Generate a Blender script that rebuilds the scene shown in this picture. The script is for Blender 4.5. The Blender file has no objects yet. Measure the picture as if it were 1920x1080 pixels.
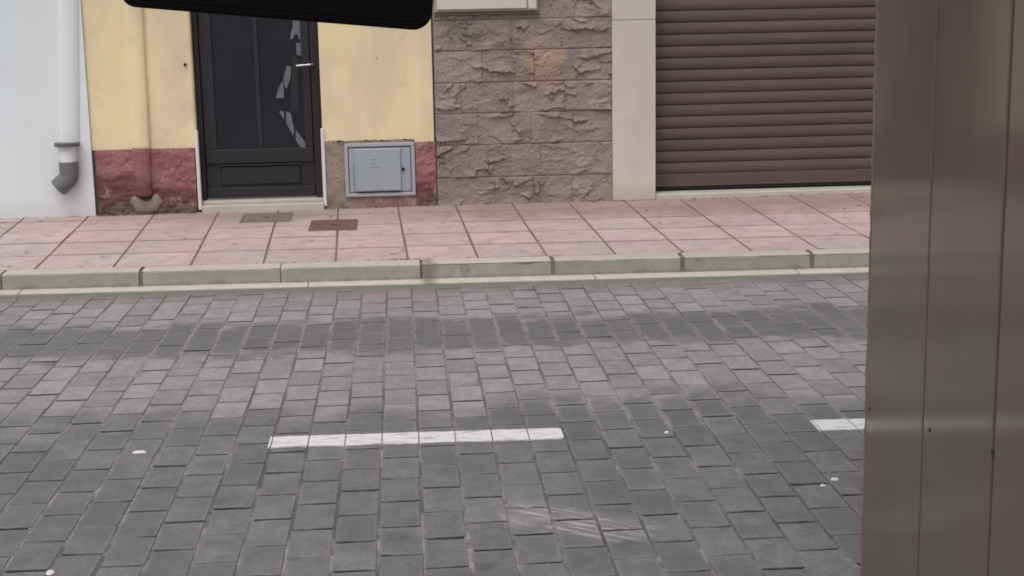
import bpy, math, random
from mathutils import Vector, Matrix, noise
S = bpy.context.scene
COL = S.collection
R = random.Random(7)
rad = math.radians

# ------------------------------------------------------------ camera, light, exposure
FPX = 2824.0
H = 1.6
pitch, yaw, roll = rad(11.18), rad(4.05), 0.0185
fw = Vector((math.sin(yaw)*math.cos(pitch), math.cos(yaw)*math.cos(pitch), -math.sin(pitch)))
r0 = Vector((math.cos(yaw), -math.sin(yaw), 0)); u0 = r0.cross(fw)
rv = r0*math.cos(roll) - u0*math.sin(roll)
uv = u0*math.cos(roll) + r0*math.sin(roll)
cd = bpy.data.cameras.new('camera'); cam = bpy.data.objects.new('camera', cd); COL.objects.link(cam)
m = Matrix((rv, uv, -fw)).transposed().to_4x4(); m.translation = (0, 0, H)
cam.matrix_world = m
cd.sensor_width = 36; cd.lens = FPX/1920*36; cd.clip_start = 0.02; cd.clip_end = 1000
S.camera = cam

SUN_EL, SUN_AZ = rad(60), rad(205)
w = bpy.data.worlds.new('World'); S.world = w; w.use_nodes = True
nt = w.node_tree; nt.nodes.clear()
sky = nt.nodes.new('ShaderNodeTexSky'); sky.sky_type = 'NISHITA'; sky.sun_disc = False
sky.sun_elevation = SUN_EL; sky.sun_rotation = SUN_AZ; sky.dust_density = 4; sky.air_density = 1.0; sky.ozone_density = 1
hs = nt.nodes.new('ShaderNodeHueSaturation'); hs.inputs['Saturation'].default_value = 0.12
bg = nt.nodes.new('ShaderNodeBackground'); bg.inputs['Strength'].default_value = 0.12
wo = nt.nodes.new('ShaderNodeOutputWorld')
nt.links.new(sky.outputs[0], hs.inputs['Color']); nt.links.new(hs.outputs[0], bg.inputs[0]); nt.links.new(bg.outputs[0], wo.inputs[0])
sd = bpy.data.lights.new('sun', 'SUN'); sd.energy = 0.6; sd.angle = rad(35); sd.color = (1, 0.965, 0.94)
sun = bpy.data.objects.new('sun', sd); COL.objects.link(sun)
sdir = Vector((math.sin(SUN_AZ)*math.cos(SUN_EL), math.cos(SUN_AZ)*math.cos(SUN_EL), math.sin(SUN_EL)))
sun.rotation_euler = sdir.to_track_quat('Z', 'Y').to_euler(); sun.location = (0, -5, 12)
S.cycles.filter_width = 1.8
S.view_settings.view_transform = 'Standard'; S.view_settings.look = 'None'
S.view_settings.exposure = 0.07; S.view_settings.gamma = 1; S.view_settings.use_curve_mapping = False

# ------------------------------------------------------------ materials
class G:
    """small node graph helper"""
    def __init__(s, name):
        s.m = bpy.data.materials.new(name); s.m.use_nodes = True
        s.t = s.m.node_tree; s.b = s.t.nodes['Principled BSDF']
        s.geo = s.t.nodes.new('ShaderNodeNewGeometry'); s.P = s.geo.outputs['Position']
    def n(s, typ, **kw):
        x = s.t.nodes.new(typ)
        for k, v in kw.items(): setattr(x, k, v)
        return x
    def put(s, inp, v):
        if isinstance(v, bpy.types.NodeSocket): s.t.links.new(v, inp)
        elif isinstance(v, (tuple, list)) and inp.type == 'RGBA' and len(v) == 3: inp.default_value = (*v, 1)
        else: inp.default_value = v
    def math(s, op, a, b=0.0, c=0.0, clamp=False):
        x = s.n('ShaderNodeMath', operation=op, use_clamp=clamp)
        s.put(x.inputs[0], a); s.put(x.inputs[1], b); s.put(x.inputs[2], c); return x.outputs[0]
    def noise(s, scale, detail=4, rough=.55, vec=None, stretch=None, off=None, dist=0.0):
        v = vec or s.P
        if stretch or off:
            mp = s.n('ShaderNodeMapping'); s.put(mp.inputs['Vector'], v)
            if stretch: mp.inputs['Scale'].default_value = stretch
            if off: mp.inputs['Location'].default_value = off
            v = mp.outputs[0]
        x = s.n('ShaderNodeTexNoise'); s.put(x.inputs['Vector'], v)
        x.inputs['Scale'].default_value = scale; x.inputs['Detail'].default_value = detail
        x.inputs['Roughness'].default_value = rough; x.inputs['Distortion'].default_value = dist
        return x.outputs['Fac']
    def ramp(s, v, lo, hi, a=0.0, b=1.0, smooth=True):
        x = s.n('ShaderNodeMapRange', interpolation_type='SMOOTHSTEP' if smooth else 'LINEAR')
        s.put(x.inputs['Value'], v); s.put(x.inputs['From Min'], lo); s.put(x.inputs['From Max'], hi)
        s.put(x.inputs['To Min'], a); s.put(x.inputs['To Max'], b); return x.outputs['Result']
    def mix(s, f, a, b, mode='MIX'):
        x = s.n('ShaderNodeMix', data_type='RGBA', blend_type=mode)
        s.put(x.inputs['Factor'], f); s.put(x.inputs['A'], a) if 0 else s.put(x.inputs[6], a); s.put(x.inputs[7], b)
        return x.outputs[2]
    def scale(s, c, f):
        x = s.n('ShaderNodeVectorMath', operation='SCALE')
        s.put(x.inputs[0], c); s.put(x.inputs['Scale'], f); return x.outputs[0]
    def xyz(s):
        x = s.n('ShaderNodeSeparateXYZ'); s.put(x.inputs[0], s.P); return x.outputs
    def bump(s, h, strength=.5, dist=.002, prev=None):
        x = s.n('ShaderNodeBump'); x.inputs['Strength'].default_value = strength
        x.inputs['Distance'].default_value = dist; s.put(x.inputs['Height'], h)
        if prev: s.put(x.inputs['Normal'], prev)
        return x.outputs[0]
    def rnd(s):
        oi = s.n('ShaderNodeObjectInfo').outputs['Random']
        a = s.math('ADD', oi, s.geo.outputs['Random Per Island'])
        return s.math('FRACT', a)
    def done(s, color, rough=.8, normal=None, spec=None, metal=None):
        s.put(s.b.inputs['Base Color'], color); s.put(s.b.inputs['Roughness'], rough)
        if normal: s.put(s.b.inputs['Normal'], normal)
        if spec is not None: s.put(s.b.inputs['Specular IOR Level'], spec)
        if metal is not None: s.put(s.b.inputs['Metallic'], metal)
        return s.m
def rgb(r, g, b):
    f = lambda c: (c/255/12.92 if c/255 <= .04045 else ((c/255+.055)/1.055)**2.4)
    return (f(r), f(g), f(b))

def simple(name, col, rough=.7, var=.12, nscale=6, bump=.25, bscale=180, bdist=.001, spec=.4, metal=0.0, rv=0.0):
    g = G(name)
    v = g.ramp(g.noise(nscale, 6, .6), .3, .7, 1-var, 1+var, False)
    if rv: v = g.math('MULTIPLY', v, g.ramp(g.rnd(), 0, 1, 1-rv, 1+rv, False))
    n = g.bump(g.noise(bscale, 3, .6), bump, bdist)
    return g.done(g.scale(col, v), rough, n, spec, metal)

def mat_paver():
    g = G('grey_concrete_paver'); x, y, z = g.xyz()
    yl = g.math('ADD', y, g.math('MULTIPLY', x, .03))         # distance across the street
    wob = g.math('MULTIPLY', g.math('SUBTRACT', g.noise(1.6, 4, .6), .5), 1.1)
    wob2 = g.math('MULTIPLY', g.math('SUBTRACT', g.noise(7, 3, .6), .5), .45)
    rim = g.n('ShaderNodeAttribute', attribute_name='rim').outputs['Fac']
    rj = g.math('MULTIPLY', g.math('SUBTRACT', g.rnd(), .5), .12)
    core = g.ramp(g.math('ADD', rim, g.math('MULTIPLY', g.math('SUBTRACT', g.noise(40, 4, .6, off=(2, 2, 0)), .5), .35)), .0, .22, .25, 1)
    q = g.math('ADD', rj, g.math('ADD', g.math('ADD', yl, g.math('MULTIPLY', wob, .45)), wob2))
    # rubber darkened wheel track
    d = g.math('ABSOLUTE', g.math('SUBTRACT', q, 7.03))
    track = g.ramp(d, .24, .42, 1, 0)
    # near side darker: building shade painted into the colour, plus patchy grime
    q2 = g.math('ADD', rj, g.math('ADD', g.math('ADD', yl, wob), wob2))
    near = g.ramp(q2, 5.45, 5.95, 1, 0)
    col = rgb(154, 150, 152)
    fine = g.math('MULTIPLY', g.ramp(g.noise(85, 5, .75), .25, .75, .72, 1.28, False), g.ramp(g.noise(38, 4, .7, off=(9, 9, 0)), .25, .75, .86, 1.14, False))
    mott = g.ramp(g.noise(14, 5, .65, stretch=(1, .7, 1)), .3, .7, .80, 1.16, False)
    rn = g.ramp(g.rnd(), 0, 1, .88, 1.11, False)
    v = g.math('MULTIPLY', g.math('MULTIPLY', fine, mott), rn)
    c = g.scale(col, v)
    dark = g.scale(rgb(110, 108, 110), g.math('MULTIPLY', g.ramp(g.noise(9, 4, .6), .3, .7, .93, 1.07, False), g.ramp(g.rnd(), 0, 1, .96, 1.04, False)))
    dark2 = g.scale(rgb(120, 118, 120), g.math('MULTIPLY', v, 1))
    c = g.mix(g.math('MULTIPLY', near, .85), c, dark2)
    grime = g.ramp(g.noise(2.6, 4, .6, off=(3, 1, 0)), .42, .62, 0, .7)
    c = g.mix(g.math('MULTIPLY', g.math('MULTIPLY', grime, near), core), c, dark)
    c = g.mix(g.math('MULTIPLY', g.math('MULTIPLY', track, .9), g.ramp(core, 0, 1, .7, 1, False)), c, dark)
    # tyre polished dark patch beside the dash
    dx = g.math('MULTIPLY', g.math('SUBTRACT', x, .85), .62); dy = g.math('SUBTRACT', g.math('ADD', yl, wob2), 5.6)
    rr = g.math('SQRT', g.math('ADD', g.math('MULTIPLY', dx, dx), g.math('MULTIPLY', g.math('MULTIPLY', dy, dy), 2.5)))
    c = g.mix(g.math('MULTIPLY', g.ramp(g.math('ADD', rr, rj), .15, .5, .8, 0), core), c, dark)
    # olive moss and dirt against the gutter
    gut = g.ramp(g.math('ADD', yl, g.math('MULTIPLY', wob2, .8)), 7.85, 8.22, 0, .7)
    c = g.mix(gut, c, g.scale(rgb(112, 110, 104), fine))
    # red dust washed from the pavement
    dx = g.math('ABSOLUTE', g.math('SUBTRACT', x, -.05)); dy = g.math('ABSOLUTE', g.math('SUBTRACT', yl, 7.86))
    pk = g.math('MULTIPLY', g.ramp(dx, .1, .42, 1, 0), g.ramp(dy, .08, .32, 1, 0))
    c = g.mix(g.math('MULTIPLY', pk, .55), c, rgb(152, 130, 136))
    # pale dust smears
    sm = g.ramp(g.noise(26, 4, .7, stretch=(1, .35, 1), off=(0, 0, 4)), .63, .74, 0, 1)
    sm = g.math('MULTIPLY', sm, g.ramp(g.noise(2.2, 2, .5, off=(8, 2, 0)), .42, .6, 0, .5))
    c = g.mix(sm, c, rgb(168, 164, 162))
    # scrape marks left by a dragged edge
    rot = g.n('ShaderNodeVectorRotate', rotation_type='Z_AXIS'); g.put(rot.inputs['Vector'], g.P)
    rot.inputs['Center'].default_value = (.49, 4.36, 0); rot.inputs['Angle'].default_value = rad(32.7)
    sub = g.n('ShaderNodeVectorMath', operation='SUBTRACT'); g.put(sub.inputs[0], rot.outputs[0]); sub.inputs[1].default_value = (.49, 4.36, 0)
    sx = g.n('ShaderNodeSeparateXYZ'); g.put(sx.inputs[0], sub.outputs[0])
    line = g.ramp(g.noise(46, 4, .65, vec=sub.outputs[0], stretch=(.12, 1, 1)), .48, .60, 0, 1)
    reg = g.math('MULTIPLY', g.ramp(g.math('ABSOLUTE', sx.outputs[0]), .13, .3, 1, 0), g.ramp(g.math('ABSOLUTE', sx.outputs[1]), .05, .14, 1, 0))
    c = g.mix(g.math('MULTIPLY', g.math('MULTIPLY', line, reg), .9), c, rgb(196, 192, 190))
    c = g.mix(g.math('MULTIPLY', reg, g.ramp(g.noise(12, 4, .6), .3, .7, .05, .4)), c, rgb(172, 168, 166))
    # old gum and oil drips
    for (gx, gy, gr) in ((-.626, 4.692, .03), (.478, 4.046, .035), (.197, 4.03, .04), (.62, 4.16, .03), (-.05, 4.3, .045), (-.35, 4.15, .03)):
        vd = g.n('ShaderNodeVectorMath', operation='DISTANCE'); g.put(vd.inputs[0], g.P); vd.inputs[1].default_value = (gx, gy, 0)
        dd = g.math('ADD', vd.outputs['Value'], g.math('MULTIPLY', wob2, .06))
        c = g.mix(g.ramp(dd, gr*.4, gr*1.25, .35, 0), c, rgb(70, 68, 70))
    nearm = g.ramp(g.math('ADD', yl, wob), 4.7, 5.9, 1, 0)
    rq = g.math('ADD', rim, g.math('MULTIPLY', g.math('SUBTRACT', g.noise(55, 4, .6), .5), .3))
    rimf = g.math('MULTIPLY', g.ramp(rq, .02, .16, 1, 0), g.ramp(g.noise(3.1, 3, .6, off=(1, 7, 0)), .38, .62, .2, .8))
    c = g.mix(g.math('MULTIPLY', rimf, g.math('SUBTRACT', .5, g.math('MULTIPLY', nearm, .33))), c, rgb(160, 156, 155))
    dust = g.math('MULTIPLY', g.ramp(g.noise(1.4, 4, .6, off=(0, 2.5, 0)), .42, .6, 0, 1), g.ramp(g.noise(11, 3, .6), .3, .62, .2, 1))
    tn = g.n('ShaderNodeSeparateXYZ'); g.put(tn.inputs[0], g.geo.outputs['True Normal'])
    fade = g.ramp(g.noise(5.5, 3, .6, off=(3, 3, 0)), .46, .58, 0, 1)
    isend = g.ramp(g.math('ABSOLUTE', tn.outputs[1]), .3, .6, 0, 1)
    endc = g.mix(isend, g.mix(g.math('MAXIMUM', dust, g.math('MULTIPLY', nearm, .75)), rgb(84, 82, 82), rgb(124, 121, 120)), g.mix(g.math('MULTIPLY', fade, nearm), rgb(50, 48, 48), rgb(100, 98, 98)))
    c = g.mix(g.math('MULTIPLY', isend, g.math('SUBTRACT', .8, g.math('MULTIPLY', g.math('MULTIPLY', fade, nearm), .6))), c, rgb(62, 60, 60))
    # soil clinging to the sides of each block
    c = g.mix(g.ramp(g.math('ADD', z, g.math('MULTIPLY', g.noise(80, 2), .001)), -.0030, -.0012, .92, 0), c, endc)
    n = g.bump(g.noise(220, 3, .7), .4, .0014)
    n = g.bump(g.noise(30, 4, .6), .35, .004, n)
    rough = g.ramp(g.noise(5, 3, .5), .3, .7, .62, .8, False)
    return g.done(c, rough, n, .35)

def mat_joint():
    g = G('joint_sand'); x, y, z = g.xyz()
    yl = g.math('ADD', y, g.math('MULTIPLY', x, .03))
    q = g.math('ADD', yl, g.math('MULTIPLY', g.math('SUBTRACT', g.noise(3, 4, .6), .5), 2.5))
    c = g.mix(g.ramp(q, 4.6, 6.6, 1, 0), rgb(124, 121, 120), rgb(106, 103, 103))
    c = g.mix(g.ramp(yl, 7.9, 8.2, 0, .8), c, rgb(104, 102, 96))
    dust = g.math('MULTIPLY', g.ramp(g.noise(1.4, 4, .6, off=(0, 2.5, 0)), .42, .6, 0, 1), g.ramp(g.noise(11, 3, .6), .3, .62, .2, 1))
    c = g.mix(dust, c, rgb(160, 156, 154))
    c = g.scale(c, g.ramp(g.noise(40, 5, .7), .25, .75, .6, 1.35, False))
    return g.done(c, .95, g.bump(g.noise(120, 3, .7), .8, .004), .2)

def mat_slab():
    g = G('pink_pavement_slab'); x, y, z = g.xyz()
    v = g.math('MULTIPLY', g.ramp(g.noise(5, 6, .65), .3, .7, .88, 1.08, False), g.ramp(g.rnd(), 0, 1, .93, 1.05, False))
    v = g.math('MULTIPLY', v, g.ramp(g.noise(150, 3, .7), .25, .75, .93, 1.07, False))
    c = g.scale(g.mix(g.ramp(g.noise(2.2, 3, .5), .35, .65, 0, 1), rgb(206, 181, 182), rgb(200, 184, 184)), v)
    # soil washed down from the wall, wavy lower outline
    q = g.math('ADD', y, g.math('MULTIPLY', g.math('SUBTRACT', g.noise(3.2, 5, .65), .5), 1.3))
    c = g.mix(g.math('MULTIPLY', g.ramp(q, 9.45, 10.05, 0, .8), g.ramp(g.math('ADD', x, g.noise(3, 3)), -.3, 1.2, .35, 1)), c, g.scale(rgb(166, 142, 134), v))
    # grey patch outside the doorway
    dx = g.math('SUBTRACT', x, -.95); dy = g.math('SUBTRACT', y, 10.3)
    rr = g.math('SQRT', g.math('ADD', g.math('MULTIPLY', g.math('MULTIPLY', dx, dx), .35), g.math('MULTIPLY', dy, dy)))
    c = g.mix(g.ramp(g.math('ADD', rr, g.math('MULTIPLY', g.math('SUBTRACT', g.noise(6, 4, .6), .5), .5)), .2, .6, .75, 0), c, rgb(162, 150, 138))
    spot = g.ramp(g.noise(17, 2, .4, stretch=(1, .6, 1), off=(5, 3, 0)), .69, .74, 0, .7)
    c = g.mix(g.ramp(g.noise(9, 5, .7, off=(6, 1, 0)), .46, .66, 0, .5), c, rgb(160, 142, 138)); c = g.mix(spot, c, rgb(105, 85, 82))
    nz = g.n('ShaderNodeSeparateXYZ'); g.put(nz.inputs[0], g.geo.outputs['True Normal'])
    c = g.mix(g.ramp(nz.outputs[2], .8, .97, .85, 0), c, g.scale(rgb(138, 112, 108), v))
    n = g.bump(g.noise(160, 3, .7), .3, .001)
    return g.done(c, .75, n, .35)

def mat_kerb(name, base, dirtiness=.5):
    g = G(name); x, y, z = g.xyz()
    v = g.math('MULTIPLY', g.ramp(g.noise(7, 6, .7), .3, .7, .88, 1.1, False), g.ramp(g.rnd(), 0, 1, .95, 1.05, False))
    v = g.math('MULTIPLY', v, g.ramp(g.noise(120, 3, .7), .25, .75, .92, 1.08, False))
    c = g.scale(base, v)
    c = g.mix(g.ramp(g.noise(11, 5, .7, off=(2, 0, 0)), .58, .72, 0, dirtiness), c, rgb(118, 112, 98))
    c = g.mix(g.ramp(g.noise(38, 3, .6, off=(7, 0, 0)), .70, .76, 0, .7), c, rgb(84, 76, 68))
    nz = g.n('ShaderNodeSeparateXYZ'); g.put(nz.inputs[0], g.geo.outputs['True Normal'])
    c = g.mix(g.ramp(nz.outputs[2], .35, .8, 0, .8), c, g.scale(rgb(206, 196, 188), v))  # upward faces mixed lighter: sky light painted in, with the worn arris
    if name == 'kerb_concrete': c = g.mix(g.ramp(g.math('ADD', z, g.math('MULTIPLY', g.math('SUBTRACT', g.noise(14, 4, .6), .5), .05)), .015, .04, .5, 0), c, rgb(112, 106, 94))
    # rust coloured run near the middle joint
    dx = g.math('ABSOLUTE', g.math('ADD', g.math('SUBTRACT', x, .12), g.math('MULTIPLY', g.math('SUBTRACT', g.noise(15, 3), .5), .08)))
    c = g.mix(g.ramp(dx, .0, .07, .6, 0), c, rgb(116, 96, 74))
    n = g.bump(g.noise(130, 3, .7), .35, .0012); n = g.bump(g.noise(18, 4, .6), .3, .004, n)
    return g.done(c, .85, n, .3)

def mat_white():
    g = G('white_painted_render'); x, y, z = g.xyz()
    v = g.ramp(g.noise(1.6, 5, .6), .3, .7, .97, 1.02, False)
    c = g.scale(g.mix(g.ramp(x, -3.0, -2.2, 0, 1), rgb(228, 240, 243), rgb(234, 237, 240)), v)
    q = g.math('ADD', z, g.math('MULTIPLY', g.math('SUBTRACT', g.noise(9, 5, .65), .5), .12))
    c = g.mix(g.ramp(q, .14, .3, .35, 0), c, rgb(196, 190, 184))
    n = g.bump(g.noise(60, 4, .6), .12, .002); n = g.bump(g.noise(4, 3, .5), .25, .01, n)
    return g.done(c, .7, n, .3)

def mat_yellow():
    g = G('yellow_painted_render'); x, y, z = g.xyz()
    v = g.ramp(g.noise(2.2, 6, .6), .3, .7, .94, 1.05, False)
    a = g.mix(g.ramp(g.noise(3.5, 4, .6, stretch=(1, 1, .45)), .35, .65, 0, 1), rgb(243, 227, 183), rgb(231, 214, 181))
    c = g.scale(a, v)
    c = g.mix(g.ramp(g.noise(6, 5, .7, off=(4, 4, 4)), .56, .7, 0, .35), c, rgb(212, 188, 164))
    # flakes of paint edge, worn near the plinth line
    q = g.math('ADD', z, g.math('MULTIPLY', g.math('SUBTRACT', g.noise(14, 5, .7), .5), .10))
    c = g.mix(g.ramp(q, .55, .66, .5, 0), c, rgb(226, 204, 178))
    spot = g.ramp(g.noise(22, 2, .4, off=(1, 5, 3)), .76, .79, 0, .7)
    c = g.mix(spot, c, rgb(140, 120, 100))
    n = g.bump(g.noise(70, 4, .6), .15, .002); n = g.bump(g.noise(6, 3, .5), .3, .01, n)
    return g.done(c, .75, n, .3)

def mat_red():
    g = G('dark_red_plinth_paint'); x, y, z = g.xyz()
    v = g.math('MULTIPLY', g.ramp(g.noise(9, 6, .7), .3, .7, .78, 1.2, False), g.ramp(g.noise(60, 4, .7), .3, .7, .82, 1.18, False))
    c = g.mix(g.ramp(g.noise(5, 4, .6), .35, .65, 0, 1), rgb(147, 97, 102), rgb(162, 118, 118))
    wob = g.math('MULTIPLY', g.math('SUBTRACT', g.noise(6, 5, .65), .5), .34)
    q = g.math('ADD', z, wob)
    xx = g.ramp(x, -1.9, -1.6, .46, .34)
    c = g.mix(g.ramp(g.math('SUBTRACT', q, xx), -.08, .03, .75, 0), c, rgb(104, 64, 68))
    c = g.scale(c, v)
    # paint lost, mortar showing
    los = g.math('ADD', g.noise(9, 5, .7, off=(2, 0, 7)), g.ramp(z, .15, .45, .13, 0, False))
    c = g.mix(g.ramp(los, .625, .66, 0, .9), c, g.scale(rgb(160, 134, 126), v))
    grey = g.ramp(g.math('ADD', z, g.math('MULTIPLY', wob, .5)), .17, .27, .8, 0)
    c = g.mix(grey, c, g.scale(rgb(104, 90, 84), v))
    n = g.bump(g.noise(110, 4, .7), .5, .003)
    return g.done(c, .88, n, .25)

def mat_cement():
    g = G('bare_cement_patch')
    v = g.math('MULTIPLY', g.ramp(g.noise(12, 6, .75), .3, .7, .8, 1.18, False), g.ramp(g.noise(90, 3, .7), .3, .7, .9, 1.1, False))
    x, y, z = g.xyz()
    c = g.mix(g.ramp(g.noise(8, 4, .6), .4, .65, 0, 1), rgb(158, 144, 130), rgb(140, 126, 116))
    pk = g.math('MULTIPLY', g.ramp(g.math('ADD', x, g.math('MULTIPLY', g.noise(9, 4), .3)), -.2, -.05, 0, 1), g.ramp(g.noise(16, 4, .6), .4, .5, 0, .8))
    c = g.mix(pk, c, rgb(152, 112, 112))
    return g.done(g.scale(c, v), .9, g.bump(g.noise(100, 4, .7), .6, .003), .25)

def mat_stone():
    g = G('rock_faced_stone'); x, y, z = g.xyz()
    v = g.math('MULTIPLY', g.ramp(g.noise(14, 7, .7, stretch=(.6, 1, 1)), .3, .7, .84, 1.14, False), g.ramp(g.rnd(), 0, 1, .92, 1.08, False))
    v = g.math('MULTIPLY', v, g.ramp(g.noise(90, 5, .7), .25, .75, .85, 1.15, False))
    c = g.mix(g.ramp(g.noise(3.5, 4, .6), .35, .65, 0, 1), rgb(163, 149, 143), rgb(148, 135, 129))
    # iron stain run on the second course
    dx = g.math('MULTIPLY', g.math('SUBTRACT', x, .98), .75); dz = g.math('SUBTRACT', z, 1.06)
    rr = g.math('SQRT', g.math('ADD', g.math('MULTIPLY', dx, dx), g.math('MULTIPLY', dz, dz)))
    rr = g.math('ADD', rr, g.math('MULTIPLY', g.math('SUBTRACT', g.noise(12, 5, .7), .5), .25))
    c = g.mix(g.ramp(rr, .05, .2, .45, 0), c, rgb(166, 136, 106))
    dx = g.math('MULTIPLY', g.math('SUBTRACT', x, .98), .6); dz = g.math('SUBTRACT', z, 1.17)
    rr = g.math('SQRT', g.math('ADD', g.math('MULTIPLY', dx, dx), g.math('MULTIPLY', dz, dz)))
    rr = g.math('ADD', rr, g.math('MULTIPLY', g.math('SUBTRACT', g.noise(12, 5, .7), .5), .15))
    c = g.mix(g.ramp(rr, .04, .14, .6, 0), c, rgb(186, 162, 144))
    c = g.mix(g.ramp(g.noise(10, 4, .6, off=(0, 9, 2)), .6, .72, 0, .3), c, rgb(178, 160, 146))
    n = g.bump(g.noise(75, 5, .75), .9, .006)
    return g.done(g.scale(c, v), .88, n, .3)

def mat_pillar():
    g = G('pale_limestone_slab'); x, y, z = g.xyz()
    v = g.math('MULTIPLY', g.ramp(g.noise(3, 6, .6), .3, .7, .95, 1.05, False), g.ramp(g.noise(200, 3, .7), .25, .75, .95, 1.05, False))
    c = g.mix(g.ramp(g.noise(2, 4, .6, stretch=(1, 1, .5)), .4, .6, 0, 1), rgb(208, 198, 190), rgb(214, 206, 196))
    q = g.math('ADD', z, g.math('MULTIPLY', g.math('SUBTRACT', g.noise(9, 5, .65), .5), .12))
    c = g.mix(g.ramp(q, .15, .3, .5, 0), c, rgb(182, 168, 150))
    return g.done(g.scale(c, v), .6, g.bump(g.noise(160, 3, .6), .15, .001), .35)

def mat_shutter():
    g = G('brown_shutter_aluminium')
    v = g.math('MULTIPLY', g.ramp(g.noise(5, 5, .6, stretch=(.35, 1, 1)), .3, .7, .9, 1.1, False), g.ramp(g.rnd(), 0, 1, .96, 1.05, False))
    return g.done(g.scale(rgb(95, 80, 78), v), .52, g.bump(g.noise(150, 2, .5, stretch=(.2, 1, 1)), .08, .001), .4)

def mat_cladding():
    g = G('brown_glossy_cladding')
    v = g.math('MULTIPLY', g.ramp(g.noise(3, 5, .6, stretch=(1, 1, .6)), .3, .7, .94, 1.06, False), g.ramp(g.rnd(), 0, 1, .96, 1.04, False))
    c = g.mix(g.ramp(g.noise(2.2, 3, .6), .35, .65, 0, 1), rgb(117, 104, 102), rgb(114, 104, 99))
    n = g.bump(g.noise(5, 2, .5), .012, .004)
    rough = g.ramp(g.noise(6, 4, .6), .3, .7, .08, .13, False)
    return g.done(g.scale(c, v), rough, n, .22)

M = {}
M['paver'] = mat_paver(); M['joint'] = mat_joint(); M['slab'] = mat_slab()
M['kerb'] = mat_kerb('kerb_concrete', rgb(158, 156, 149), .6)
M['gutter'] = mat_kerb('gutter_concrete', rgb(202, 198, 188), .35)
M['white'] = mat_white(); M['yellow'] = mat_yellow(); M['red'] = mat_red(); M['cement'] = mat_cement()
M['stone'] = mat_stone(); M['pillar'] = mat_pillar(); M['shutter'] = mat_shutter(); M['clad'] = mat_cladding()
M['mortar'] = simple('grey_mortar', rgb(118, 106, 100), .95, .2, 15, .6, 90, .003)
M['darkgap'] = simple('dark_joint_filler', rgb(92, 86, 80), .95, .25, 20, .6, 90, .003)
M['strip'] = simple('cement_haunching', rgb(124, 122, 117), .9, .12, 9, .4, 90, .002)
M['kerbgap'] = simple('kerb_joint_mortar', rgb(122, 114, 104), .95, .3, 12, .6, 90, .003)
M['cladjoint'] = simple('brown_grout', rgb(86, 68, 66), .8, .1, 12, .3, 90, .001)
M['outlet'] = simple('outlet_mortar', rgb(142, 128, 120), .9, .2, 15, .6, 90, .003)
M['bed'] = simple('dark_joint_bed', rgb(58, 56, 56), .95, .3, 40, .6, 90, .003)
M['soil'] = simple('packed_ground', rgb(110, 106, 100), .95, .15, 2, .5, 40, .004)
M['paint'] = None
def mat_paint():
    g = G('white_road_paint')
    wear = g.ramp(g.noise(45, 5, .7, stretch=(.25, 1, 1)), .50, .64, 0, .75)
    wear2 = g.ramp(g.noise(14, 4, .6), .56, .66, 0, .5)
    c = g.mix(wear, rgb(236, 234, 234), rgb(176, 172, 172)); c = g.mix(wear2, c, rgb(200, 198, 198)); c = g.mix(g.ramp(g.noise(60, 3, .6, off=(3, 3, 3)), .70, .75, 0, .9), c, rgb(110, 106, 106))
    return g.done(c, .6, g.bump(g.noise(150, 3, .7), .4, .001), .4)
M['paint'] = mat_paint()
M['cover'] = simple('rusted_iron_cover', rgb(118, 96, 84), .8, .12, 20, .5, 120, .001)
M['cover2'] = simple('dusty_iron_cover', rgb(134, 122, 106), .85, .12, 20, .5, 120, .001)
M['step'] = simple('worn_stone_step', rgb(196, 190, 178), .8, .08, 9, .3, 120, .001)
M['trim'] = simple('white_plastic_trim', rgb(232, 222, 222), .5, .04, 9, .1, 90)
M['door'] = simple('charcoal_door_paint', rgb(46, 44, 49), .5, .08, 6, .12, 90)
M['doorframe'] = simple('dark_brown_door_frame', rgb(50, 43, 45), .5, .08, 6, .12, 90)
M['glass'] = simple('dark_door_glass', rgb(42, 42, 48), .2, .08, 3, .02, 20, .002, .35)
M['glassrefl'] = simple('door_reflection_grey', rgb(112, 112, 117), .5, .2, 14, .1, 60)  # pale grey for the reflections drawn on the door glass
M['steel'] = simple('brushed_steel', rgb(176, 174, 172), .35, .05, 20, .1, 90, .001, .5, .8)
M['box'] = simple('grey_meter_box_plastic', rgb(164, 172, 180), .5, .04, 5, .1, 90)
M['boxframe'] = simple('meter_box_frame', rgb(176, 178, 180), .5, .04, 5, .1, 90)
M['boxback'] = simple('meter_box_recess', rgb(128, 134, 138), .6, .05, 5, .1, 90)
M['print'] = simple('faded_print', rgb(134, 140, 148), .6, .05, 30, .1, 90)
M['dark'] = simple('dark_rubber', rgb(42, 40, 40), .7, .1, 9, .1, 90)
M['pipegrey'] = simple('grey_pvc', rgb(112, 114, 116), .45, .05, 9, .1, 90)
M['pipedark'] = simple('dark_pipe_clamp', rgb(100, 102, 102), .5, .08, 20, .2, 90)
M['pipewhite'] = simple('white_pipe', rgb(232, 232, 236), .5, .03, 6, .1, 60)
M['cabinet'] = simple('cream_cabinet_paint', rgb(214, 208, 200), .5, .03, 6, .1, 90)
M['cabinetframe'] = simple('grey_cabinet_frame', rgb(176, 170, 162), .5, .05, 6, .1, 90)
M['pinkedge'] = simple('raw_tile_edge', rgb(142, 120, 116), .85, .2, 30, .6, 80, .003)
M['black'] = simple('black_plastic', rgb(14, 8, 10), .8, .06, 30, .1, 300, .0004, .1)
M['blackglass'] = simple('tinted_mirror_glass', rgb(14, 9, 10), .7, .03, 8, .0, 60, .001, .05)
M['roof'] = simple('render_plain', rgb(190, 184, 172), .8, .06, 3, .2, 60)
M['paper'] = simple('white_scrap', rgb(236, 232, 226), .7, .05, 40, .3, 200)

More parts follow.
